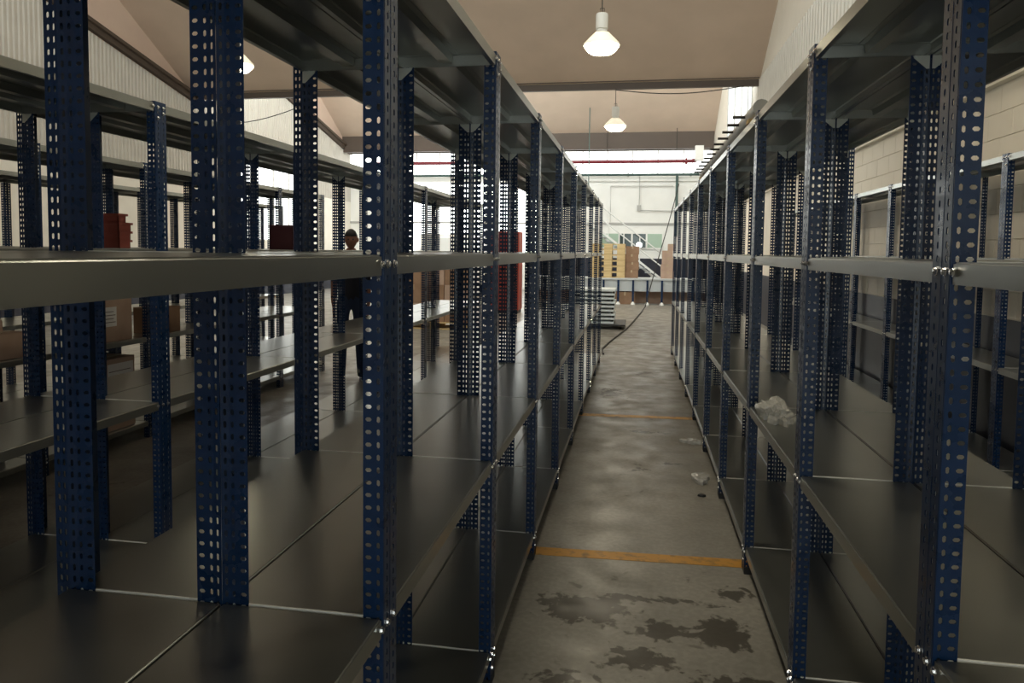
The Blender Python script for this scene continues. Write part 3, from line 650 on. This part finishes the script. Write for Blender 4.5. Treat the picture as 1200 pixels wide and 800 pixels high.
# ------------------------------------------------------------------ person
def person(loc, rz, H_=1.80):
    k = H_/1.80
    V = [(0, 0, .98, .125), (0, 0, 1.12, .125), (0, .01, 1.30, .145), (0, 0, 1.44, .11), (0, -.01, 1.53, .062), (0, -.015, 1.60, .06),
         (.17, 0, 1.43, .062), (.20, .0, 1.15, .043), (.21, -.07, .91, .033),
         (-.17, 0, 1.43, .062), (-.20, .0, 1.15, .043), (-.21, -.07, .91, .033),
         (.095, 0, .90, .09), (.10, -.01, .50, .062), (.105, .02, .10, .042), (.11, -.12, .035, .035),
         (-.095, 0, .90, .09), (-.10, -.01, .50, .062), (-.105, .02, .10, .042), (-.11, -.12, .035, .035)]
    Eg = [(0, 1), (1, 2), (2, 3), (3, 4), (4, 5), (3, 6), (6, 7), (7, 8), (3, 9), (9, 10), (10, 11), (0, 12), (12, 13), (13, 14), (14, 15), (0, 16), (16, 17), (17, 18), (18, 19)]
    def hand(base, sgn):
        fing = []
        bx_, by_, bz_ = base
        for i, (dy, ln_) in enumerate(((-.03, .075), (-.01, .085), (.01, .08), (.03, .062))):
            fing.append([(bx_, by_+dy*.6, bz_-.05), (bx_, by_+dy, bz_-.10), (bx_-sgn*.008, by_+dy, bz_-.10-ln_*.5), (bx_-sgn*.024, by_+dy, bz_-.10-ln_)])
        fing.append([(bx_, by_-.02, bz_-.03), (bx_-sgn*.01, by_-.05, bz_-.06), (bx_-sgn*.018, by_-.062, bz_-.10)])
        return fing
    verts = [v[:3] for v in V]; rad = [v[3] for v in V]; ed = list(Eg)
    for wi, sgn in ((8, 1), (11, -1)):
        for ch in hand(V[wi][:3], sgn):
            pv = wi
            for p in ch: verts.append(p); rad.append(.0095); ed.append((pv, len(verts)-1)); pv = len(verts)-1
    me = bpy.data.meshes.new('body'); me.from_pydata([(a*k, b_*k, c_*k) for a, b_, c_ in verts], ed, [])
    o = bpy.data.objects.new('tmp_body', me); COL.objects.link(o)
    sk = o.modifiers.new('s', 'SKIN'); sk.use_smooth_shade = True
    for i, r in enumerate(rad): me.skin_vertices[0].data[i].radius = (r*k, r*k*.85 if i < 4 else r*k)
    me.skin_vertices[0].data[0].use_root = True
    o.modifiers.new('u', 'SUBSURF').levels = 2
    dg = bpy.context.evaluated_depsgraph_get(); nm = bpy.data.meshes.new_from_object(o.evaluated_get(dg)); bpy.data.objects.remove(o)
    nm.name = 'body'; nm.materials.clear()
    for m in ('skin', 'shirt', 'jeans', 'black'): nm.materials.append(M[m])
    for p in nm.polygons:
        z = p.center.z/k; x = abs(p.center.x)/k
        p.material_index = 0
        if z > 1.5: p.material_index = 0
        elif z > .98 or (x > .16 and z > 1.1): p.material_index = 1
        if z > 1.0 and z < 1.18 and x > .175: p.material_index = 0
        if z <= .98 and x < .175: p.material_index = 2
        if z < .1: p.material_index = 3
    r = thing('person', 'person with short dark hair in dark shirt standing behind the racks', 'person', loc, rz)
    ob('body', nm, r)
    # head: a deformed sphere with face
    bm = bmesh.new(); bmesh.ops.create_uvsphere(bm, u_segments=32, v_segments=24, radius=1)
    for v in bm.verts:
        x, y, z = v.co
        sx = .076*(1-.20*max(0, -z)**1.5); sy = .097; sz = .118
        px, py, pz = x*sx, y*sy+(.012 if z > 0 else 0), z*sz
        if y < 0:   # face towards -y
            nose = math.exp(-((x/.16)**2))*math.exp(-(((z+.12)/.20)**2)); py -= .024*nose
            brow = math.exp(-(((z-.16)/.09)**2))*math.exp(-((x/.5)**2)); py -= .004*brow
            for s in (-1, 1): py += .008*math.exp(-(((x-s*.36)/.16)**2))*math.exp(-(((z-.03)/.10)**2))
            lip = math.exp(-((x/.26)**2))*(math.exp(-(((z+.40)/.05)**2))+math.exp(-(((z+.50)/.05)**2))-.8*math.exp(-(((z+.45)/.025)**2))); py -= .006*lip
            chin = math.exp(-((x/.3)**2))*math.exp(-(((z+.82)/.15)**2)); py -= .012*chin
        v.co = Vector((px, py, pz))
    hm = bpy.data.meshes.new('head'); bm.to_mesh(hm); bm.free(); hm.materials.append(M['skin'])
    for p in hm.polygons: p.use_smooth = True
    hd = ob('head', hm, r, (0, -.02, 1.685*k), (.05, 0, 0))
    bm = bmesh.new(); bmesh.ops.create_uvsphere(bm, u_segments=28, v_segments=20, radius=1)
    bmesh.ops.delete(bm, geom=[v for v in bm.verts if (v.co.z < .30 and v.co.y < -.3) or (v.co.z < -.35) or (v.co.z < .0 and v.co.y < .1)], context='VERTS')
    for v in bm.verts:
        n_ = noise.noise(v.co*7)*.03; v.co = Vector((v.co.x*.082*(1+n_), v.co.y*.103*(1+n_)+.014, v.co.z*.127*(1+n_)))
    hm = bpy.data.meshes.new('hair'); bm.to_mesh(hm); bm.free(); hm.materials.append(M['hair'])
    for p in hm.polygons: p.use_smooth = True
    ob('hair', hm, hd)
    for s in (-1, 1):
        e = MB().lathe([(.001, -.011), (.008, -.008), (.011, 0), (.008, .008), (.001, .011)], n=10).mesh('eye', M['eye'], smooth=True); e2 = ob('eye', e, hd, (s*.028, -.083, .004))
        ob('ear', MB().lathe([(.001, -.03), (.012, -.024), (.017, 0), (.014, .02), (.001, .03)], n=10).mesh('ear', M['skin'], smooth=True), hd, (s*.077, .01, -.005))
person((-3.42, 8.47, 0), .35)
